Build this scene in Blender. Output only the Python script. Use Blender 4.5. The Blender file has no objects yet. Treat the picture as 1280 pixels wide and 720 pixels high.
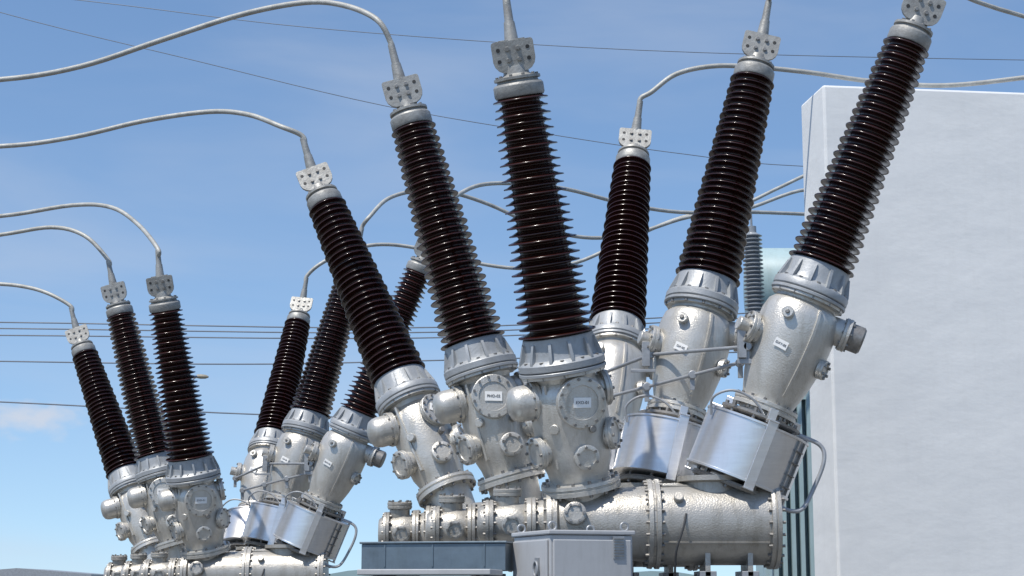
import bpy, bmesh, math, random
from mathutils import Vector, Matrix
R = random.Random(5)
scn = bpy.context.scene
V = Vector

# ---------------------------------------------------------------- mesh kit
class Fr:
    def __init__(s, o, z, xh=(1, 0, 0)):
        s.o = V(o); s.z = V(z).normalized()
        x = V(xh); x = x - s.z * x.dot(s.z)
        if x.length < 1e-4:
            x = V((0, 1, 0)); x = x - s.z * x.dot(s.z)
        s.x = x.normalized(); s.y = s.z.cross(s.x)
    def p(s, x, y, z): return s.o + s.x * x + s.y * y + s.z * z
    def d(s, x, y, z): return s.x * x + s.y * y + s.z * z
    def sub(s, x, y, z, dx, dy, dz, xh=None):
        return Fr(s.p(x, y, z), s.d(dx, dy, dz), s.z if xh is None else s.d(*xh))

class MB:
    def __init__(s): s.v = []; s.f = []; s.m = []
    def add(s, vs, fs, mi=0):
        o = len(s.v); s.v += [tuple(a) for a in vs]
        s.f += [[i + o for i in f] for f in fs]; s.m += [mi] * len(fs)
    def lathe(s, fr, prof, seg=40, mi=0):
        vs = []; rings = []
        for r, z in prof:
            if r < 1e-5:
                rings.append([len(vs)]); vs.append(fr.p(0, 0, z))
            else:
                b = len(vs)
                for i in range(seg):
                    a = 2 * math.pi * i / seg
                    vs.append(fr.p(r * math.cos(a), r * math.sin(a), z))
                rings.append(list(range(b, b + seg)))
        fs = []
        for A, B in zip(rings, rings[1:]):
            for i in range(seg):
                j = (i + 1) % seg
                if len(A) == 1 and len(B) == 1: continue
                if len(A) == 1: fs.append([A[0], B[i], B[j]])
                elif len(B) == 1: fs.append([A[i], B[0], A[j]])
                else: fs.append([A[i], B[i], B[j], A[j]])
        s.add(vs, fs, mi)
    def disc(s, fr, r, z0, z1, seg=32, mi=0, ch=0.004):
        s.lathe(fr, [(0, z0), (r - ch, z0), (r, z0 + ch), (r, z1 - ch), (r - ch, z1), (0, z1)], seg, mi)
    def cyl(s, a, b, r0, r1=None, seg=16, mi=0):
        a = V(a); b = V(b); r1 = r0 if r1 is None else r1
        L = (b - a).length
        s.lathe(Fr(a, b - a), [(0, 0), (r0, 0), (r1, L), (0, L)], seg, mi)
    def bolts(s, fr, rad, n, r, z0, z1, mi=0, ph=0.0):
        for i in range(n):
            a = 2 * math.pi * i / n + ph
            f = Fr(fr.p(rad * math.cos(a), rad * math.sin(a), 0), fr.z, fr.x)
            s.lathe(f, [(0, z0), (r, z0), (r, z1), (0, z1)], 6, mi)
    def box(s, fr, c, sz, mi=0):
        vs = []
        for k in (-1, 1):
            for j in (-1, 1):
                for i in (-1, 1):
                    vs.append(fr.p(c[0] + i * sz[0] / 2, c[1] + j * sz[1] / 2, c[2] + k * sz[2] / 2))
        s.add(vs, [[0, 2, 3, 1], [4, 5, 7, 6], [0, 1, 5, 4], [2, 6, 7, 3], [0, 4, 6, 2], [1, 3, 7, 5]], mi)
    def prism(s, fr, poly, y0, y1, mi=0):
        n = len(poly)
        vs = [fr.p(x, y0, z) for x, z in poly] + [fr.p(x, y1, z) for x, z in poly]
        fs = [list(range(n)), list(range(2 * n - 1, n - 1, -1))]
        for i in range(n):
            j = (i + 1) % n; fs.append([i, i + n, j + n, j])
        s.add(vs, fs, mi)
    def tube(s, pts, r, seg=10, mi=0, sub=6):
        P = [V(p) for p in pts]
        Q = []
        ext = [P[0] * 2 - P[1]] + P + [P[-1] * 2 - P[-2]]
        for i in range(1, len(ext) - 2):
            a, b, c, d = ext[i - 1:i + 3]
            for k in range(sub):
                t = k / sub
                Q.append(0.5 * ((2 * b) + (c - a) * t + (2 * a - 5 * b + 4 * c - d) * t * t + (3 * b - a - 3 * c + d) * t ** 3))
        Q.append(P[-1])
        t0 = (Q[1] - Q[0]).normalized()
        f = Fr(Q[0], t0, (0.3, 0.9, 0.2)); x = f.x
        vs = []
        for i, q in enumerate(Q):
            t = (Q[min(i + 1, len(Q) - 1)] - Q[max(i - 1, 0)]).normalized()
            x = (x - t * x.dot(t)).normalized(); y = t.cross(x)
            for k in range(seg):
                a = 2 * math.pi * k / seg
                vs.append(q + x * (r * math.cos(a)) + y * (r * math.sin(a)))
        fs = []
        for i in range(len(Q) - 1):
            for k in range(seg):
                j = (k + 1) % seg
                fs.append([i * seg + k, i * seg + j, (i + 1) * seg + j, (i + 1) * seg + k])
        fs.append(list(range(seg - 1, -1, -1))); fs.append([(len(Q) - 1) * seg + k for k in range(seg)])
        s.add(vs, fs, mi)
    def obj(s, name, mats, parent=None, smooth=True, angle=35, bevel=0):
        me = bpy.data.meshes.new(name)
        me.from_pydata(s.v, [], s.f)
        for m in (mats if isinstance(mats, (list, tuple)) else [mats]): me.materials.append(m)
        me.polygons.foreach_set('material_index', s.m)
        me.update()
        bm = bmesh.new(); bm.from_mesh(me); bmesh.ops.recalc_face_normals(bm, faces=bm.faces); bm.to_mesh(me); bm.free()
        if smooth:
            me.shade_smooth(); me.set_sharp_from_angle(angle=math.radians(angle))
        ob = bpy.data.objects.new(name, me); scn.collection.objects.link(ob)
        if parent: ob.parent = parent
        if bevel:
            b = ob.modifiers.new('bevel', 'BEVEL'); b.width = bevel; b.segments = 2; b.limit_method = 'ANGLE'
        return ob

def empty(name, loc=(0, 0, 0), parent=None):
    e = bpy.data.objects.new(name, None); e.empty_display_size = 0.2
    e.location = loc; scn.collection.objects.link(e)
    if parent: e.parent = parent
    return e

# ---------------------------------------------------------------- materials
def mat(name, c1, c2=None, rough=0.5, metal=0.0, scale=6.0, bump=0.0, bscale=60.0, coat=0.0, rvar=0.1, stretch=(1, 1, 1), detail=6, spec=0.5, bdist=0.01, stain=0.0):
    m = bpy.data.materials.new(name); m.use_nodes = True
    nt = m.node_tree; N = nt.nodes; L = nt.links
    b = N['Principled BSDF']
    b.inputs['Metallic'].default_value = metal
    b.inputs['Coat Weight'].default_value = coat
    b.inputs['Coat Roughness'].default_value = 0.1
    b.inputs['Specular IOR Level'].default_value = spec
    tc = N.new('ShaderNodeTexCoord'); mp = N.new('ShaderNodeMapping'); mp.inputs['Scale'].default_value = stretch
    L.new(tc.outputs['Object'], mp.inputs['Vector'])
    n = N.new('ShaderNodeTexNoise'); n.inputs['Scale'].default_value = scale; n.inputs['Detail'].default_value = detail
    n.inputs['Roughness'].default_value = 0.65
    L.new(mp.outputs['Vector'], n.inputs['Vector'])
    mr = N.new('ShaderNodeMapRange'); mr.inputs['From Min'].default_value = 0.32; mr.inputs['From Max'].default_value = 0.68
    L.new(n.outputs['Fac'], mr.inputs['Value'])
    mx = N.new('ShaderNodeMix'); mx.data_type = 'RGBA'
    mx.inputs['A'].default_value = (*c1, 1); mx.inputs['B'].default_value = (*(c2 or c1), 1)
    L.new(mr.outputs['Result'], mx.inputs['Factor'])
    col = mx.outputs['Result']
    if stain:   # rain-washed vertical dirt streaks
        m2 = N.new('ShaderNodeMapping'); m2.inputs['Scale'].default_value = (9, 9, 1.3)
        L.new(tc.outputs['Object'], m2.inputs['Vector'])
        n3 = N.new('ShaderNodeTexNoise'); n3.inputs['Scale'].default_value = 1.6; n3.inputs['Detail'].default_value = 8; n3.inputs['Roughness'].default_value = 0.7
        L.new(m2.outputs['Vector'], n3.inputs['Vector'])
        m3 = N.new('ShaderNodeMapRange'); m3.inputs['From Min'].default_value = 0.50; m3.inputs['From Max'].default_value = 0.75; m3.inputs['To Max'].default_value = stain
        L.new(n3.outputs['Fac'], m3.inputs['Value'])
        x2 = N.new('ShaderNodeMix'); x2.data_type = 'RGBA'; x2.inputs['B'].default_value = (c1[0] * .40, c1[1] * .37, c1[2] * .30, 1)
        L.new(m3.outputs['Result'], x2.inputs['Factor']); L.new(col, x2.inputs['A']); col = x2.outputs['Result']
    L.new(col, b.inputs['Base Color'])
    rr = N.new('ShaderNodeMapRange'); rr.inputs['To Min'].default_value = max(0.02, rough - rvar); rr.inputs['To Max'].default_value = rough + rvar
    L.new(n.outputs['Fac'], rr.inputs['Value']); L.new(rr.outputs['Result'], b.inputs['Roughness'])
    if bump:
        n2 = N.new('ShaderNodeTexNoise'); n2.inputs['Scale'].default_value = bscale; n2.inputs['Detail'].default_value = 5
        L.new(mp.outputs['Vector'], n2.inputs['Vector'])
        bp = N.new('ShaderNodeBump'); bp.inputs['Strength'].default_value = bump; bp.inputs['Distance'].default_value = bdist
        L.new(n2.outputs['Fac'], bp.inputs['Height']); L.new(bp.outputs['Normal'], b.inputs['Normal'])
    return m

M_porc = mat('brown_glazed_porcelain', (0.019, 0.0048, 0.0036), (0.031, 0.0080, 0.0056), 0.22, 0, 5, 0.04, 25, coat=0.2, rvar=0.08, spec=0.4)
M_cast = mat('cast_aluminium_silver', (0.60, 0.58, 0.535), (0.49, 0.472, 0.43), 0.36, 0.5, 7, 0.3, 110, rvar=0.1, stain=0.5)
M_tank = mat('tank_aluminium', (0.45, 0.43, 0.39), (0.36, 0.342, 0.308), 0.40, 0.45, 6, 0.3, 110, rvar=0.1, stain=0.65)
M_flng = mat('flange_grey_casting', (0.38, 0.395, 0.405), (0.30, 0.315, 0.325), 0.45, 0.25, 9, 0.15, 70, stain=0.35)
M_drum = mat('brushed_aluminium_sheet', (0.77, 0.765, 0.755), (0.67, 0.665, 0.66), 0.32, 0.8, 5, 0.10, 4, rvar=0.08, stretch=(1, 1, 6), stain=0.18)
M_bolt = mat('galvanised_bolt', (0.30, 0.29, 0.27), (0.18, 0.17, 0.16), 0.45, 0.6, 40)
M_term = mat('terminal_aluminium', (0.36, 0.36, 0.34), (0.22, 0.215, 0.20), 0.5, 0.3, 18, 0.2, 60)
M_dark = mat('dark_recess', (0.02, 0.02, 0.02), (0.03, 0.03, 0.03), 0.6)
M_cable = mat('weathered_aluminium_cable', (0.44, 0.44, 0.41), (0.28, 0.28, 0.26), 0.55, 0.2, 9, 0.3, 120)
M_rubber = mat('black_flexible_conduit', (0.03, 0.03, 0.032), (0.045, 0.045, 0.045), 0.5)
M_label = mat('label_white', (0.85, 0.85, 0.83), (0.80, 0.80, 0.78), 0.4, 0, 20)
M_text = mat('label_ink', (0.05, 0.05, 0.06), None, 0.5)
M_cab = mat('grey_cabinet_paint', (0.42, 0.425, 0.43), (0.38, 0.385, 0.39), 0.4, 0, 3, 0.05, 30, stain=0.22)
M_trunk = mat('blue_grey_steel', (0.17, 0.215, 0.25), (0.12, 0.155, 0.185), 0.35, 0.4, 5, 0.1, 30, stain=0.3)
M_steel = mat('galvanised_steel', (0.38, 0.39, 0.40), (0.28, 0.29, 0.30), 0.45, 0.4, 12, 0.15, 50)
M_teal = mat('grey_green_transformer_paint', (0.34, 0.45, 0.46), (0.29, 0.39, 0.40), 0.45, 0, 2, 0.05, 20, stain=0.25)
M_gporc = mat('grey_porcelain', (0.26, 0.28, 0.30), (0.19, 0.21, 0.23), 0.3, 0, 6)
M_wire = mat('line_wire', (0.10, 0.12, 0.15), (0.14, 0.16, 0.19), 0.5, 0.3, 1)
M_conc = mat('concrete', (0.42, 0.41, 0.38), (0.32, 0.31, 0.29), 0.85, 0, 2, 0.3, 30)
M_wall = mat('white_rendered_concrete', (0.71, 0.72, 0.715), (0.655, 0.668, 0.668), 0.85, 0, 0.7, 0.45, 1.6, stretch=(1, 1, 1.6), bdist=0.025, stain=0.07)
M_hill = mat('hazy_hill', (0.13, 0.19, 0.20), (0.10, 0.15, 0.16), 0.95, 0, 0.02, 0, 1)
M_lamp = mat('lamp_head_tan', (0.30, 0.27, 0.20), (0.24, 0.21, 0.16), 0.5)

# ---------------------------------------------------------------- bushing
def bushing(F, T, lug_dir, off, rs):
    F = V(F) + off; T = V(T) + off
    root = empty('high_voltage_bushing', F)
    fr = Fr(V((0, 0, 0)), T - F); BL = (T - F).length
    mb = MB(); z0, z1 = 0.095, BL - 0.055; n = 31; pitch = (z1 - z0) / n
    prof = [(0, z0 - 0.01), (0.15, z0 - 0.01)]
    for i in range(n):
        t = (i + 0.5) / n; z = z0 + i * pitch
        core = (0.146 - 0.045 * t) * rs; r = (0.211 - 0.064 * t) * rs * (1.0 if i % 2 == 0 else 0.955) * (1 + R.uniform(-0.005, 0.005))
        prof += [(core, z + pitch * 0.10), (core + 0.008, z + pitch * 0.30), (r - 0.012, z + pitch * 0.38), (r - 0.002, z + pitch * 0.35),
                 (r, z + pitch * 0.44), (r - 0.004, z + pitch * 0.54), (r - 0.02, z + pitch * 0.62), (core + 0.012, z + pitch * 0.86), (core, z + pitch * 0.96)]
    prof += [(0.10, z1 + 0.01), (0, z1 + 0.01)]
    mb.lathe(fr, prof, 44)
    mb.obj('porcelain', M_porc, root, angle=70)
    mb = MB(); S = lambda L: [(a * rs, b) for a, b in L]
    mb.lathe(fr, S([(0.14, 0.10), (0.165, 0.108), (0.188, 0.10), (0.192, 0.085), (0.194, 0.01), (0.205, -0.025), (0.228, -0.04), (0.235, -0.05), (0.235, -0.085), (0.228, -0.092), (0.15, -0.092)]), 56)
    for i in range(12):
        a = 2 * math.pi * (i + 0.5) / 12
        f = Fr(fr.o, fr.z, fr.d(math.cos(a), math.sin(a), 0))
        mb.prism(f, S([(0.185, 0.075), (0.20, 0.075), (0.231, -0.03), (0.231, -0.045), (0.185, -0.045)]), -0.009, 0.009)
    mb.disc(fr, 0.236 * rs, -0.118, -0.096, 56)
    mb.bolts(fr, 0.217 * rs, 12, 0.012, -0.046, -0.028, 1)
    mb.bolts(fr, 0.217 * rs, 12, 0.011, -0.138, -0.115, 1)
    mb.obj('base_flange', [M_flng, M_bolt], root)
    mb = MB(); L = BL
    mb.lathe(fr, S([(0, L - 0.07), (0.10, L - 0.07), (0.128, L - 0.062), (0.134, L - 0.05), (0.134, L + 0.005), (0.126, L + 0.018), (0.112, L + 0.022), (0.108, L + 0.036), (0.124, L + 0.04), (0.124, L + 0.056), (0.09, L + 0.060), (0.07, L + 0.075), (0.062, L + 0.12), (0, L + 0.12)]), 40)
    mb.bolts(fr, 0.106 * rs, 10, 0.010, L + 0.05, L + 0.070, 1)
    W = 0.126
    poly = [(-0.07, L + 0.085), (0.07, L + 0.085), (W - .028, L + 0.10), (W - .008, L + 0.125), (W, L + 0.155), (W, L + 0.255), (W - 0.004, L + 0.266), (W - 0.014, L + 0.272),
            (-W + 0.014, L + 0.272), (-W + 0.004, L + 0.266), (-W, L + 0.255), (-W, L + 0.155), (-W + .008, L + 0.125), (-W + .028, L + 0.10)]
    mb.prism(fr, poly, -0.055, -0.032, 0)
    mb.box(fr, (0, -0.005, L + 0.13), (0.14, 0.06, 0.12), 0)
    for hx in (-0.088, -0.032, 0.032, 0.088):
        for hz in (L + 0.155, L + 0.222):
            f = fr.sub(hx, -0.055, hz, 0, -1, 0)
            if abs(hx) > 0.05: mb.disc(f, 0.012, -0.001, 0.002, 14, 2, 0.0005)
            else:
                mb.disc(f, 0.017, 0, 0.003, 14, 0, 0.001); mb.lathe(f, [(0, 0), (0.012, 0), (0.012, 0.014), (0, 0.014)], 6, 1)
    mb.box(fr, (0, -0.018, L + 0.215), (0.16, 0.022, 0.13), 0)
    a0 = fr.p(0, 0.0, L + 0.24); ld = V(lug_dir).normalized()
    mb.cyl(a0, a0 + ld * 0.15, 0.045, 0.032, 16, 0)
    mb.cyl(a0 + ld * 0.14, a0 + ld * 0.29, 0.028, 0.023, 16, 0)
    mb.obj('terminal_head', [M_term, M_bolt, M_dark], root, bevel=0.002)
    return F + a0 + ld * 0.26, ld

def label(fr, w, h, text, parent):
    mb = MB(); mb.box(fr, (0, 0, 0.002), (w, h, 0.004)); mb.obj('name_plate', M_label, parent, smooth=False)
    cu = bpy.data.curves.new('plate_text', 'FONT'); cu.body = text; cu.size = h * 0.42; cu.align_x = 'CENTER'; cu.align_y = 'CENTER'
    cu.extrude = 0.0006; cu.materials.append(M_text)
    ob = bpy.data.objects.new('plate_text', cu); scn.collection.objects.link(ob); ob.parent = parent
    m = Matrix((fr.x, fr.y, fr.z)).transposed().to_4x4(); m.translation = fr.p(0, 0, 0.0055)
    ob.matrix_local = m

def port(mb, f, r, l, dome=False, nb=8, fl=1.22):
    if dome:
        mb.lathe(f, [(r, -0.15), (r, l * 0.5), (r * fl, l * 0.5), (r * fl, l * 0.5 + 0.016), (r * fl * .97, l * .5 + .018), (r * fl * .97, l * .5 + .021), (r * fl, l * .5 + .023), (r * fl, l * 0.5 + 0.04), (r * 1.08, l * 0.5 + 0.042), (r * 1.08, l * 0.80), (r * 1.02, l * 0.88), (r * 0.9, l * 0.94), (r * 0.6, l * 0.985), (0, l)], 36)
        mb.bolts(f, r * fl - 0.012, nb, 0.008, l * .5 - 0.012, l * 0.5 + 0.052, 1)
    else:
        R2 = r * fl
        mb.lathe(f, [(r, -0.15), (r, l - 0.045), (R2, l - 0.04), (R2, l - 0.024), (R2 * .97, l - .022), (R2 * .97, l - .019), (R2, l - .017), (R2, l - 0.003), (R2 - 0.004, l), (r * 0.82, l + 0.001), (r * 0.80, l - 0.006), (0, l - 0.006)], 36)
        mb.bolts(f, R2 - 0.014, nb, 0.009, l - 0.05, l + 0.012, 1)

def housing_left(F, T, off, parent, text, k, rs):
    F = V(F) + off - parent.location; fr = Fr(F, (V(T) + off - parent.location) - F)
    mb = MB(); S = lambda L: [(a * rs, b) for a, b in L]
    mb.lathe(fr, S([(0.225, -0.119), (0.225, -0.135), (0.172, -0.14), (0.165, -0.17), (0.19, -0.215), (0.203, -0.26), (0.208, -0.36), (0.205, -0.48), (0.195, -0.58), (0.188, -0.66), (0.168, -0.72), (0.16, -0.775), (0.212, -0.78), (0.214, -0.80), (0.206, -0.806), (0.206, -0.811), (0.214, -0.815), (0.214, -0.842), (0.16, -0.846), (0.15, -1.0), (0.15, -1.1)]), 48)
    mb.bolts(fr, 0.195 * rs, 14, 0.011, -0.86, -0.762, 1)
    for a in (0.2, 2.0, 4.1):
        f = Fr(fr.o, fr.z, fr.d(math.cos(a), math.sin(a), 0)); mb.box(f, (0.19, 0, -0.42), (0.05, 0.014, 0.5))
    fa = fr.sub(0, 0, -0.30, (0.36, 0.12, 0.75)[k], -1, 0.02); port(mb, fa, (0.125, 0.115, 0.10)[k], 0.24, nb=12)
    port(mb, fr.sub(0, 0, -0.27, -1, -0.28, 0.02), 0.1, 0.37, dome=True, nb=10)
    port(mb, fr.sub(0, 0, -0.56, -1, -0.55, -0.03), 0.082, 0.28, nb=8)
    port(mb, fr.sub(0, 0, -0.62, 0.25, -1, 0), 0.062, 0.25, nb=6)
    port(mb, fr.sub(0, 0, -0.52, 1, -0.35, 0), 0.08, 0.27, nb=8)
    port(mb, fr.sub(0, 0, -0.26, 1, 0.3, 0), 0.09, 0.26, nb=8)
    mb.disc(fr.sub(-0.09, -0.17, -0.43, -0.4, -1, 0), 0.03, 0, 0.05, 20)
    mb.disc(fr.sub(0.10, -0.17, -0.46, 0.5, -1, 0), 0.022, 0, 0.05, 20, 1)
    mb.obj('disconnector_housing', [M_cast, M_bolt], parent)
    lf = Fr(fa.p(0, 0, 0.236), fa.z, V((1, 0, 0)))
    if lf.y.z < 0: lf.y = -lf.y; lf.x = -lf.x
    label(lf, 0.11, 0.06, text, parent)

def housing_right(F, T, off, parent, text, k):
    F = V(F) + off - parent.location; fr = Fr(F, (V(T) + off - parent.location) - F)
    mb = MB()
    mb.lathe(fr, [(0.225, -0.119), (0.225, -0.135), (0.19, -0.14), (0.188, -0.155), (0.222, -0.19), (0.238, -0.25), (0.244, -0.34), (0.240, -0.44), (0.225, -0.55), (0.202, -0.66), (0.178, -0.74), (0.165, -0.78), (0.162, -0.80), (0.20, -0.805), (0.20, -0.825), (0.193, -.83), (0.193, -.835), (0.20, -0.84), (0.20, -0.86), (0.15, -0.865), (0.15, -0.95)], 52)
    mb.bolts(fr, 0.185, 14, 0.010, -0.88, -0.79, 1)
    for a in (-1.25, 1.9):
        f = Fr(fr.o, fr.z, fr.d(math.cos(a), math.sin(a), 0))
        mb.prism(f, [(0.17, -0.15), (0.232, -0.19), (0.25, -0.26), (0.256, -0.34), (0.252, -0.44), (0.237, -0.55), (0.212, -0.66), (0.188, -0.74), (0.15, -0.76)], -0.008, 0.008)
    mb.disc(fr.sub(-0.10, -0.215, -0.27, -0.35, -1, 0.02), 0.036, -0.03, 0.045, 24)
    mb.disc(fr.sub(-0.10, -0.215, -0.27, -0.35, -1, 0.02), 0.014, 0.04, 0.056, 6, 1)
    port(mb, fr.sub(0, 0, -0.24, 1, -0.1, 0.0), 0.085, 0.31, nb=8)
    mb.disc(fr.sub(0, 0, -0.24, 1, -0.1, 0), 0.085, 0.30, 0.40, 24, 2, 0.012)
    port(mb, fr.sub(0, 0, -0.42, -1, -0.25, 0), 0.085, 0.30, nb=8)
    mb.disc(fr.sub(0, 0, -0.42, -1, -0.25, 0), 0.045, 0.29, 0.36, 24)
    port(mb, fr.sub(0, 0, -0.50, 1, -0.5, 0), 0.05, 0.27, nb=6)
    mb.obj('bushing_housing', [M_cast, M_bolt, M_bolt], parent)
    lf = fr.sub(-0.075, -0.222, -0.46, -0.33, -1, -0.16, xh=(1, -0.3, 0))
    lf = Fr(lf.p(0, 0, 0.008), lf.z, V((1, 0.25, -0.45)))
    label(lf, 0.085, 0.05, text, parent)
    mb = MB(); z1, z0 = -0.945, -1.305; r = 0.318
    mb.lathe(fr, [(0, z1 + 0.012), (0.2, z1 + 0.012), (r, z1 + .002), (r + 0.008, z1), (r + 0.008, z1 - 0.012), (r, z1 - 0.014), (r, z0 + 0.014), (r + 0.008, z0 + 0.012), (r + 0.008, z0), (r, z0 - 0.002), (0, z0 - 0.002)], 72)
    mb.obj('current_transformer_drum', M_drum, parent, angle=40)
    mb = MB()
    for a in (-1.45, 0.3, 2.6):
        f = Fr(fr.o, fr.z, fr.d(math.cos(a), math.sin(a), 0))
        mb.box(f, (r + 0.012, 0, (z0 + z1) / 2 - 0.005), (0.010, 0.062, z1 - z0 + 0.07))
        mb.box(f, (r - 0.02, 0, z1 + 0.03), (0.09, 0.062, 0.010))
        mb.box(f, (r - 0.02, 0, z0 - 0.035), (0.09, 0.062, 0.010))
        mb.box(f, (r - 0.09, 0, z1 + 0.06), (0.05, 0.05, 0.09))
    mb.obj('drum_strap', M_drum, parent, smooth=False, bevel=0.002)
    mb = MB()
    for s in (-0.006, 0.055):
        f = Fr(fr.o, fr.z, fr.d(math.cos(-0.75), math.sin(-0.75), 0))
        mb.box(f, (r + 0.004, s, (z0 + z1) / 2), (0.016, 0.005, z1 - z0 - 0.03))
    for i in range(4): mb.cyl(f.p(r + 0.008, -0.015, z0 + 0.06 + i * 0.075), f.p(r + 0.008, 0.07, z0 + 0.06 + i * 0.075), 0.005, seg=6)
    for i in range(9):
        a = 2 * math.pi * i / 9 + 0.2
        f = Fr(fr.o, fr.z, fr.d(math.cos(a), math.sin(a), 0))
        mb.cyl(f.p(0.225, 0, z1 + 0.0), f.p(0.225, 0, z1 + 0.075), 0.012, seg=8)
        mb.cyl(f.p(0.24, 0, z0 - 0.07), f.p(0.24, 0, z0 + 0.0), 0.012, seg=8)
    mb.lathe(fr, [(0.16, z1), (0.25, z1 + 0.035), (0.25, z1 + 0.05), (0.15, z1 + 0.05)], 40)
    mb.lathe(fr, [(0.0, z0 - 0.02), (0.265, z0 - 0.025), (0.27, z0 - 0.04), (0.265, z0 - 0.055), (0.19, z0 - 0.06), (0.18, z0 - 0.20), (0.0, z0 - 0.2)], 40)
    mb.obj('drum_fixings', M_bolt, parent)
    mb = MB()
    mb.tube([fr.p(*q) for q in [(0.20, -0.20, z0 - 0.03), (0.30, -0.20, z0 - 0.06), (0.40, -0.17, z0 - 0.02), (0.43, -0.12, z0 + 0.14), (0.43, -0.10, z1 - 0.06), (0.38, -0.08, z1 + 0.02), (0.24, -0.07, z1 + 0.03)]], 0.013)
    mb.tube([fr.p(*q) for q in [(-0.30, -0.14, z1 - 0.06), (-0.33, -0.16, z1 + 0.04), (-0.24, -0.2, z1 + 0.12), (-0.1, -0.21, z1 + 0.11), (0.02, -0.2, z1 + 0.02)]], 0.008)
    mb.obj('drum_conduit', M_steel, parent)

def tank(X, Y, Z, off, parent, q):
    o = V((X, Y, Z)) + off - parent.location
    fr = Fr(o, (1, 0, 0), (0, -1, 0))   # z along tank (right), x toward the front, y = down
    Q = lambda z: z * q if z < -0.13 else z
    mb = MB()
    prof = [(0, -0.655), (0.09, -0.65), (0.105, -0.63), (0.11, -0.60), (0.142, -0.60), (0.144, -0.58), (0.138, -0.578), (0.138, -0.574), (0.144, -0.572), (0.142, -0.55), (0.112, -0.545), (0.125, -0.48), (0.135, -0.42), (0.12, -0.35), (0.155, -0.335), (0.158, -0.31), (0.152, -.305), (.158, -.30), (0.158, -0.28), (0.13, -0.275), (0.145, -0.23), (0.195, -0.21), (0.20, -0.18), (0.193, -0.178), (0.193, -0.172), (0.20, -0.17), (0.20, -0.145), (0.178, -0.12), (0.185, -0.05), (0.2, 0.1), (0.215, 0.25), (0.225, 0.40), (0.265, 0.405), (0.268, 0.43), (0.258, 0.434), (0.258, 0.446), (0.268, 0.45), (0.268, 0.475), (0.24, 0.48), (0.245, 0.6), (0.245, 1.12), (0.268, 1.125), (0.27, 1.145), (0.262, 1.149), (0.262, 1.153), (0.27, 1.157), (0.268, 1.18), (0.2, 1.19), (0.1, 1.2), (0, 1.205)]
    mb.lathe(fr, [(r, Q(z)) for r, z in prof], 56)
    mb.bolts(fr, 0.25, 22, 0.010, 0.385, 0.495, 1)
    mb.bolts(fr, 0.252, 22, 0.010, 1.105, 1.20, 1)
    mb.bolts(fr, 0.180, 14, 0.010, Q(-0.23), Q(-0.13), 1)
    mb.bolts(fr, 0.128, 12, 0.009, Q(-0.615), Q(-0.53), 1)
    mb.bolts(fr, 0.144, 12, 0.009, Q(-0.35), Q(-0.265), 1)
    port(mb, fr.sub(0, -0.02, Q(-0.46), 0.1, -1, 0), 0.07, 0.19, nb=8)
    port(mb, fr.sub(0.02, 0.0, Q(-0.43), 1, 0.1, 0), 0.05, 0.16, nb=6)
    port(mb, fr.sub(0.0, -0.02, -0.03, 1, -0.15, 0), 0.055, 0.24, nb=6)
    mb.disc(fr.sub(0.19, -0.13, 0.58, 1, -0.6, 0), 0.03, 0, 0.05, 20)
    for a in (0.5, -1.1):
        f = Fr(fr.o, fr.z, fr.d(math.cos(a), math.sin(a), 0)); mb.box(f, (0.24, 0, 0.80), (0.022, 0.012, 0.62))
    for z in (0.2, 0.75, 1.0): mb.box(fr, (0, 0.24, z), (0.34, 0.14, 0.03))
    mb.lathe(fr.sub(0, 0, 0.80, 0, -1, 0), [(0.17, 0), (0.17, 0.24), (0.21, 0.25), (0.21, 0.28), (0.12, 0.285)], 36)
    mb.tube([fr.p(*p) for p in [(0.24, -0.05, 0.62), (0.27, 0.03, 0.60), (0.27, 0.15, 0.56), (0.25, 0.24, 0.55), (0.22, 0.34, 0.55)]], 0.007, 8, 2)
    mb.obj('breaker_tank', [M_tank, M_bolt, M_rubber], parent)

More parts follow.
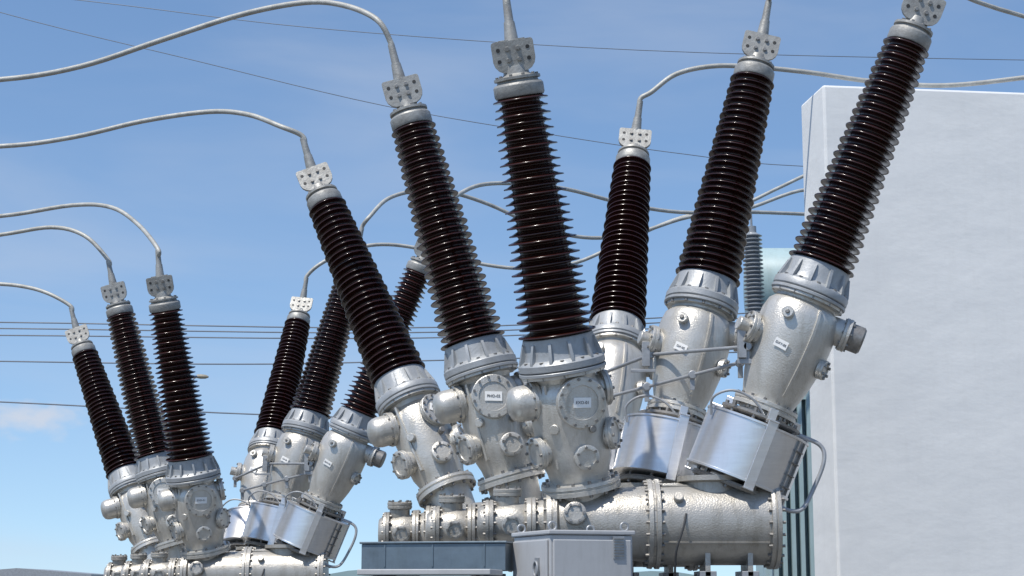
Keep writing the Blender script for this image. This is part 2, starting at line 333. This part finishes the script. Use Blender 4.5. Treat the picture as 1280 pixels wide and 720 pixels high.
UNIT = [  # (flange point, head point, radial size)
    ((0.2875, 10.45, 3.015), (0.038, 10.10, 4.558), 1.12),
    ((-0.224, 11.35, 3.099), (-0.676, 11.35, 4.704), 1.03),
    ((-0.771, 12.50, 3.021), (-1.411, 12.90, 4.497), 1.0),
    ((0.752, 12.60, 3.422), (0.939, 13.30, 4.904), 1.0),
    ((1.273, 11.50, 3.547), (1.671, 11.70, 5.130), 1.04),
    ((1.850, 10.60, 3.469), (2.474, 10.50, 4.999), 1.0),
]
LUGS = [(-0.12, 0, 1), (-0.25, 0, 1), (-0.3, 0, 1), (0.15, 0, 1), (0.2, 0, 1), (0.25, 0, 1)]
TEXTS = ['EXO-01', 'PHO-02', 'PHO-03', 'DX-06', 'DX-05', 'DXY-05']
ends = []
def unit(off):
    off = V(off)
    g = empty('gas_insulated_switchgear', V((0.7, 11.4, 0)) + off)
    for i, (F, T, rs) in enumerate(UNIT):
        ends.append(bushing(F, T, LUGS[i], off, rs))
        if i < 3: housing_left(F, T, off, g, TEXTS[i], i, rs)
        else: housing_right(F, T, off, g, TEXTS[i], i)
    for x, y, q in [(0.40, 10.62, .93), (0.0, 11.38, .84), (-0.43, 12.25, .75)]: tank(x, y, 2.0, off, g, q)
    lo = off - g.location
    mb = MB()
    A = V((1.40, 10.72, 2.985)) + lo; B = V((0.60, 11.65, 2.865)) + lo
    mb.cyl(A, B, 0.011)
    A2 = V((1.42, 10.55, 3.06)) + lo; B2 = V((0.90, 11.36, 3.12)) + lo; C2 = V((0.42, 12.3, 3.03)) + lo
    mb.cyl(A2, B2, 0.012); mb.cyl(B2, C2, 0.012)
    for p in (A, B, A2, B2, C2, A.lerp(B, 0.33), A.lerp(B, 0.66)):
        f = Fr(p, (0, -1, 0)); mb.disc(f, 0.028, -0.03, 0.03, 16)
        mb.box(Fr(p, (0, 0, 1)), (0, 0, -0.045), (0.03, 0.02, 0.10))
    f = Fr(A2, (0, 0, 1)); mb.box(f, (-0.03, 0.0, 0.02), (0.05, 0.06, 0.18)); mb.box(f, (0.0, 0.0, -0.09), (0.12, 0.03, 0.03))
    f = Fr(B2, (0, 0, 1)); mb.box(f, (-0.03, -0.02, 0.0), (0.05, 0.05, 0.16)); mb.box(f, (-0.05, -0.04, -0.11), (0.16, 0.02, 0.02))
    mb.obj('operating_linkage', M_steel, g, bevel=0.002)
    mb = MB(); f = Fr(lo, (0, 0, 1)); gz = -off.z
    for x, y in ((0.1, 10.6), (1.45, 10.6), (-0.6, 12.25), (0.6, 12.25)):
        mb.box(f, (x, y, (1.42 + gz) / 2), (0.16, 0.16, 1.42 - gz)); mb.box(f, (x, y, gz + 0.012 + 0.1), (0.34, 0.34, 0.024))
    for x0, y in ((0.40, 10.62), (0, 11.38), (-.43, 12.25)):
        mb.box(f, (x0 + 0.42, y, 1.60), (1.9, 0.14, 0.12))
        for dx in (0.2, 0.75, 1.0): mb.box(f, (x0 + dx, y, 1.69), (0.10, 0.34, 0.058))
    for x in (-0.1, 1.0): mb.box(f, (x, 11.45, 1.48), (0.14, 2.1, 0.115))
    mb.obj('support_frame', M_steel, g, smooth=False, bevel=0.004)
    mb = MB(); mb.box(f, (0.35, 11.5, gz + 0.05), (3.2, 2.6, 0.1)); mb.obj('foundation', M_conc, g, smooth=False, bevel=0.01)
unit((0, 0, 0))
unit((-3.38, 6.6, -0.235))

# ---------------------------------------------------------------- conductors
CAB = {
 0: [(-.06, 10.15, 5.40), (-.12, 10.1, 5.9)],
 1: [(-0.91,11.35,5.39),(-1.15,11.56,5.56),(-1.45,11.76,5.65),(-1.93,11.97,5.63),(-2.53,12.18,5.51),(-3.15,12.39,5.38),(-3.79,12.59,5.34),(-4.76,12.80,5.37),(-8,13,5.9)],
 2: [(-1.76,12.95,5.08),(-2.04,13.16,5.23),(-2.38,13.37,5.31),(-2.93,13.57,5.29),(-3.55,13.78,5.21),(-4.19,13.99,5.19),(-5.25,14.20,5.23),(-8,14.5,5.7)],
 3: [(1.10,13.40,5.48),(1.30,13.45,5.64),(1.59,13.50,5.72),(1.92,13.55,5.73),(2.37,13.60,5.70),(2.89,13.65,5.64),(3.48,13.70,5.62),(4.14,13.75,5.70),(4.95,13.80,5.83)],
 4: [(1.81,11.5,5.70),(1.93,11.1,6.1),(2.0,10.5,6.7)],
 5: [(2.58,10.4,5.50),(2.75,10.3,5.90)],
 6: [(-3.71,17.10,5.19),(-4.06,17.45,5.44),(-4.55,17.80,5.54),(-5.40,18.15,5.50),(-6.53,18.50,5.53),(-10,19,6)],
 7: [(-4.46,18,5.26),(-4.86,18.2,5.39),(-5.46,18.4,5.35),(-6.55,18.6,5.25),(-10,19,5.6)],
 8: [(-5.24,19.6,4.92),(-5.55,19.73,5.02),(-5.96,19.87,5.08),(-7.02,20,5.14),(-10,20.3,5.5)],
 9: [(-2.22,20,5.33),(-1.95,20.1,5.49),(-1.59,20.25,5.61),(-1.13,20.4,5.60),(-.38,20.5,5.43),(.19,20.6,5.39),(.77,20.75,5.49),(1.36,20.9,5.78),(2.05,21,6.09),(2.75,21.1,6.25),(3.27,21.25,6.51),(3.77,21.4,6.77),(4.42,21.5,7.04)],
 10: [(-1.51,18.3,5.53),(-1.34,18.56,5.78),(-1.05,18.83,5.93),(-.71,19.1,5.98),(-.27,19.36,5.90),(.36,19.6,5.67),(.92,19.9,5.62),(1.49,20.15,5.74),(2.08,20.4,5.97),(2.79,20.7,6.13),(3.51,20.95,6.42),(4.15,21.2,6.50)],
 11: [(-.79,17.1,5.27),(-.61,17.5,5.54),(-.34,18,5.80),(.09,18.4,5.91),(.61,18.8,5.94),(1.26,19.3,5.89),(1.92,19.7,5.88),(2.71,20.1,5.97),(3.54,20.6,6.05),(4.10,21,6.11)],
}
for i, pts in CAB.items():
    e, ld = ends[i]
    mb = MB(); mb.tube([e - ld * 0.04, e + ld * 0.05] + pts, 0.0195 if i < 6 else 0.022, 12)
    mb.obj('overhead_conductor_cable', M_cable)
mb = MB(); mb.tube([(2.91,12,5.99),(3.22,12.1,5.83),(3.47,12.2,5.77),(3.79,12.3,5.71),(4.45,12.4,5.52)], 0.017); mb.obj('overhead_conductor_cable', M_cable)
LN = [[(-26.9,60,24.6),(-18.2,60,21.9),(-11.3,60,20.14),(-4.51,60,18.47),(1.69,60,17.37),(6.17,60,16.7),(10.36,60,16.27),(24.05,60,15.78)],
      [(-26.9,60,23.55),(-15.4,60,22.35),(-6.82,60,21.3),(4.53,60,20.5),(18.1,60,20.14),(27.2,60,20.1)]]
for dz in (0, -.32, -.68): LN.append([(-38.9,90,15.3+dz),(-26.5,90,15.33+dz),(-5.8,90,15.04+dz*.8),(8.28,90,15.6+dz*.8),(27.4,90,16.7+dz*.8)])
LN.append([(-38.8,90,13.5),(-26.4,90,13.3),(-14,90,13.15),(-3.3,90,13.36),(27.2,90,14.2)])
LN.append([(-38.6,90,11.7),(-26.3,90,11.2),(-12.9,90,10.55),(0,90,10.27),(27,90,10.1)])
for i, l in enumerate(LN):
    mb = MB(); mb.tube(l, 0.015 if i < 2 else 0.038, 6); mb.obj('distant_power_line', M_wire)
for x in (-38.8, 27.2):
    e = empty('utility_pole', (x, 90.0, 0)); mb = MB(); f = Fr((0, 0, 0), (0, 0, 1))
    mb.cyl((0, 0.3, 0), (0, 0.3, 17.5), 0.28, 0.16, 14)
    for z in (15.2, 13.4, 11.5): mb.box(f, (0, 0.1, z), (2.2, 0.12, 0.14))
    mb.obj('pole_and_crossarms', M_steel, e)

# ---------------------------------------------------------------- wall
w = empty('concrete_fire_wall', (2.45, 13.4, 0)); w.rotation_euler = (0, 0, math.radians(7.5))
mb = MB(); mb.box(Fr((0, 0, 0), (0, 0, 1)), (4.5, 0.3, 2.77), (9.0, 0.6, 5.54)); mb.obj('wall_panel', M_wall, w, smooth=False, bevel=0.02)

# ---------------------------------------------------------------- transformer behind
t = empty('power_transformer', (4.6, 22.0, 0)); mb = MB(); f = Fr((0, 0, 0), (0, 0, 1))
mb.box(f, (0.9, 0.6, 2.5), (4.6, 1.6, 4.2)); mb.box(f, (0.9, 0.6, 4.66), (4.8, 1.8, 0.1)); mb.box(f, (0.9, 0.6, 0.2), (4.8, 1.8, 0.4))
mb.obj('main_tank', M_teal, t, smooth=False, bevel=0.02)
mb = MB()
for i in range(26): mb.box(f, (-1.5 + i * 0.11, -0.30, 2.3), (0.05, 0.18, 3.7))
for z in (0.6, 4.0): mb.box(f, (-0.15, -0.30, z), (2.9, 0.12, 0.12))
mb.obj('radiator_fins', M_teal, t, smooth=False)
mb = MB(); mb.lathe(Fr((-1.5, 0.9, 5.55), (1, 0, 0)), [(0, 0), (0.42, 0.01), (0.50, 0.06), (0.53, 0.14), (0.53, 2.5), (0, 2.5)], 48)
mb.box(f, (-1.1, 0.9, 4.9), (0.12, 0.3, 0.6)); mb.box(f, (0.5, 0.9, 4.9), (0.12, 0.3, 0.6)); mb.obj('conservator', M_teal, t)
mb = MB(); fb = Fr((-1.53, -0.1, 4.75), (-0.02, 0, 1)); pr = [(0.14, -0.1), (0.14, 0.08)]
for i in range(24):
    z = 0.08 + i * 0.052; pr += [(0.08, z), (0.128, z + 0.015), (0.130, z + 0.02), (0.085, z + 0.045)]
pr += [(0.06, 1.34), (0.06, 1.42), (0.015, 1.43), (0.015, 1.6), (0, 1.6)]
mb.lathe(fb, pr, 28); mb.obj('transformer_bushing', M_gporc, t)

# ---------------------------------------------------------------- cabinets
c = empty('control_cabinet', (0.20, 9.45, 0)); c.rotation_euler = (0, 0, math.radians(20))
f = Fr((0, 0, 0), (0, 0, 1))
mb = MB(); mb.box(f, (0.25, 0.30, 1.21), (0.48, 0.56, 1.38)); mb.box(f, (0.25, 0.30, 1.914), (0.505, 0.585, 0.024)); mb.box(f, (0.25, 0.3, 0.26), (0.4, 0.46, 0.52))
mb.obj('cabinet_body', M_cab, c, smooth=False, bevel=0.006)
mb = MB(); mb.box(f, (0.25, 0.012, 1.21), (0.45, 0.016, 1.33)); mb.box(f, (0.002, 0.30, 1.21), (0.014, 0.52, 1.33)); mb.obj('cabinet_door', M_cab, c, smooth=False, bevel=0.005)
mb = MB()
for (x, y) in ((0.04, 0.06), (0.46, 0.06), (0.46, 0.54), (0.04, 0.54)):
    pts = [(x + 0.022 * math.cos(a), y, 1.948 + 0.022 * math.sin(a)) for a in [i * math.pi / 6 for i in range(13)]]
    mb.tube(pts, 0.006, 8, 0, 2)
mb.tube([(-0.02 , 0.16 + 0.03 * math.cos(a), 1.72 + 0.04 * math.sin(a)) for a in [i * math.pi / 6 for i in range(13)]], 0.006, 8, 0, 2)
mb.box(f, (-0.010, 0.16, 1.72), (0.012, 0.05, 0.12)); mb.box(f, (0.05, 0.0, 1.60), (0.03, 0.02, 0.14)); mb.obj('eye_bolts_and_handles', M_steel, c)
mb = MB(); mb.box(f, (0.40, 0.002, 1.835), (0.065, 0.008, 0.12))
for i in range(7): mb.box(f, (0.40, -0.004, 1.79 + i * 0.015), (0.055, 0.006, 0.006), 1)
mb.obj('vent_plate', [M_steel, M_bolt], c, smooth=False)

c = empty('cable_trunking', (0.0, 10.0, 0)); c.rotation_euler = (0, 0, math.radians(-14))
mb = MB(); mb.box(f, (-0.42, 0, 1.79), (0.84, 0.3, 0.15)); mb.box(f, (-0.42, 0, 1.872), (0.86, 0.32, 0.012))
for x in (-0.75, -0.1): mb.box(f, (x, 0, 0.85), (0.08, 0.2, 1.7))
for x in (-0.70, -0.42, -0.12): mb.box(f, (x, -0.152, 1.80), (0.010, 0.006, 0.13))
mb.obj('trunk_box', M_trunk, c, smooth=False, bevel=0.003)
c = empty('marshalling_box', (-0.05, 9.35, 0)); c.rotation_euler = (0, 0, math.radians(-8))
mb = MB(); mb.box(f, (-0.38, 0, 1.2), (0.66, 0.4, 0.96)); mb.box(f, (-0.38, 0, 1.70), (0.70, 0.44, 0.03)); mb.box(f, (-0.38, 0, 0.36), (0.5, 0.3, 0.72))
mb.obj('box_body', M_cab, c, smooth=False, bevel=0.005)

# ---------------------------------------------------------------- lamp, low building
e = empty('street_lamp', (-10.95, 60, 0)); mb = MB(); mb.cyl((0, 0, 0), (0, 0, 8.75), 0.08, 0.045, 12); mb.tube([(0, 0, 8.65), (0.04, 0, 8.8), (0.2, 0, 8.88)], 0.03, 8); mb.obj('pole', M_steel, e)
mb = MB(); mb.lathe(Fr((0.12, 0, 8.88), (1, 0, -0.05)), [(0, 0), (0.06, 0.02), (0.08, 0.15), (0.07, 0.32), (0.03, 0.42), (0, 0.43)], 16); mb.obj('lamp_head', M_lamp, e)
e = empty('low_warehouse', (-33, 120, 0)); mb = MB(); f = Fr((0, 0, 0), (0, 0, 1))
mb.box(f, (0, 3, 1.3), (9.5, 8, 2.6)); mb.prism(Fr((0, 3, 0), (0, 0, 1)), [(-5, 2.603), (5, 2.603), (5, 2.75), (0, 3.15), (-5, 2.75)], -4.3, 4.3, 1)
for i in range(5): mb.box(f, (-3.8 + i * 1.9, -1.01, 1.6), (1.0, 0.04, 0.9), 2)
mb.obj('walls_and_roof', [M_conc, M_steel, M_dark], e, smooth=False)

# ---------------------------------------------------------------- ground, hills
mb = MB(); S = 3000
mb.add([(-S, -200, 0), (S, -200, 0), (S, S, 0), (-S, S, 0)], [[0, 1, 2, 3]])
M_ground = mat('gravel', (0.17, 0.16, 0.14), (0.10, 0.095, 0.085), 0.95, 0, 3, 0.6, 40, detail=12)
mb.obj('ground', M_ground, smooth=False)
vs = []; fs = []; n = 160
for i in range(n):
    x = -900 + 1800 * i / (n - 1)
    h = 6 + 3 * math.sin(x * 0.012 + 1) + 2 * math.sin(x * 0.037) + 1.0 * math.sin(x * 0.11) + R.uniform(-0.4, 0.4) + 7 * math.exp(-((x + 65) / 22) ** 2)
    vs += [(x, 780, -1), (x, 800, max(h, 2)), (x, 900, -1)]
    if i: b = i * 3; fs += [[b - 3, b, b + 1, b - 2], [b - 2, b + 1, b + 2, b - 1]]
mb = MB(); mb.add(vs, fs); mb.obj('hills', M_hill)

# ---------------------------------------------------------------- sky, sun, camera
sel, az = math.radians(62), math.radians(222)
wd = bpy.data.worlds.new('World'); scn.world = wd; wd.use_nodes = True; wd.name = 'sky'
N = wd.node_tree.nodes; L = wd.node_tree.links; bg = N['Background']
sky = N.new('ShaderNodeTexSky'); sky.sky_type = 'NISHITA'; sky.sun_disc = False; sky.sun_elevation = sel; sky.sun_rotation = az
sky.air_density = 1.0; sky.dust_density = 0.3; sky.ozone_density = 1.4
tc = N.new('ShaderNodeTexCoord')
ad = N.new('ShaderNodeVectorMath'); ad.operation = 'ADD'; ad.inputs[1].default_value = (0, 0, 0.10)   # clear air, lifts the horizon haze band
nm = N.new('ShaderNodeVectorMath'); nm.operation = 'NORMALIZE'
L.new(tc.outputs['Generated'], ad.inputs[0]); L.new(ad.outputs[0], nm.inputs[0]); L.new(nm.outputs[0], sky.inputs['Vector'])
hs = N.new('ShaderNodeHueSaturation'); hs.inputs['Saturation'].default_value = 1.09; hs.inputs['Value'].default_value = 1.25
L.new(sky.outputs['Color'], hs.inputs['Color'])
def clouds(scale, rot, ns, lo, hi, mxv, dist=0.4):
    mp = N.new('ShaderNodeMapping'); mp.inputs['Scale'].default_value = scale; mp.inputs['Rotation'].default_value = rot
    no = N.new('ShaderNodeTexNoise'); no.inputs['Scale'].default_value = ns; no.inputs['Detail'].default_value = 7; no.inputs['Roughness'].default_value = 0.5; no.inputs['Distortion'].default_value = dist
    mr = N.new('ShaderNodeMapRange'); mr.interpolation_type = 'SMOOTHSTEP'; mr.inputs['From Min'].default_value = lo; mr.inputs['From Max'].default_value = hi; mr.inputs['To Max'].default_value = mxv
    L.new(tc.outputs['Generated'], mp.inputs['Vector']); L.new(mp.outputs['Vector'], no.inputs['Vector']); L.new(no.outputs['Fac'], mr.inputs['Value'])
    return mr.outputs['Result']
c1 = clouds((2.0, 2.0, 9), (0, 0.14, 0), 1.6, 0.40, 0.82, 0.34)
mx = N.new('ShaderNodeMix'); mx.data_type = 'RGBA'; mx.inputs['B'].default_value = (4.8, 5.2, 5.9, 1)
L.new(c1, mx.inputs['Factor']); L.new(hs.outputs['Color'], mx.inputs['A'])
cdv = V((-0.268, 0.985, 0.095)).normalized()
sb = N.new('ShaderNodeVectorMath'); sb.operation = 'SUBTRACT'; sb.inputs[1].default_value = cdv; L.new(tc.outputs['Generated'], sb.inputs[0])
sc_ = N.new('ShaderNodeVectorMath'); sc_.operation = 'MULTIPLY'; sc_.inputs[1].default_value = (42, 42, 100); L.new(sb.outputs[0], sc_.inputs[0])
ln = N.new('ShaderNodeVectorMath'); ln.operation = 'LENGTH'; L.new(sc_.outputs[0], ln.inputs[0])
c2 = clouds((60, 60, 100), (0, 0, 0), 1.0, 0.0, 1.0, 1.6, 0.2)
su = N.new('ShaderNodeMath'); su.operation = 'SUBTRACT'; L.new(c2, su.inputs[0]); L.new(ln.outputs['Value'], su.inputs[1])
mr2 = N.new('ShaderNodeMapRange'); mr2.interpolation_type = 'SMOOTHSTEP'; mr2.inputs['From Min'].default_value = -0.5; mr2.inputs['From Max'].default_value = 0.8; mr2.inputs['To Max'].default_value = 0.6; L.new(su.outputs[0], mr2.inputs['Value'])
mx2 = N.new('ShaderNodeMix'); mx2.data_type = 'RGBA'; mx2.inputs['B'].default_value = (5.8, 5.6, 5.7, 1)
L.new(mr2.outputs['Result'], mx2.inputs['Factor']); L.new(mx.outputs['Result'], mx2.inputs['A']); L.new(mx2.outputs['Result'], bg.inputs['Color'])
bg.inputs['Strength'].default_value = 0.13
sd = bpy.data.lights.new('sun', 'SUN'); sd.energy = 5.0; sd.angle = math.radians(0.5); sd.color = (1, 0.955, 0.89)
so = bpy.data.objects.new('sun', sd); scn.collection.objects.link(so)
to = V((math.sin(az) * math.cos(sel), math.cos(az) * math.cos(sel), math.sin(sel)))
so.rotation_euler = to.to_track_quat('Z', 'Y').to_euler()
cd = bpy.data.cameras.new('camera'); cd.sensor_width = 36; cd.lens = 2200 / 1280 * 36; cd.clip_end = 6000
co = bpy.data.objects.new('camera', cd); co.location = (0, 0, 1.6); co.rotation_euler = (math.radians(99.79), 0, 0); scn.collection.objects.link(co); scn.camera = co
scn.view_settings.view_transform = 'Standard'; scn.view_settings.look = 'None'; scn.view_settings.exposure = 0
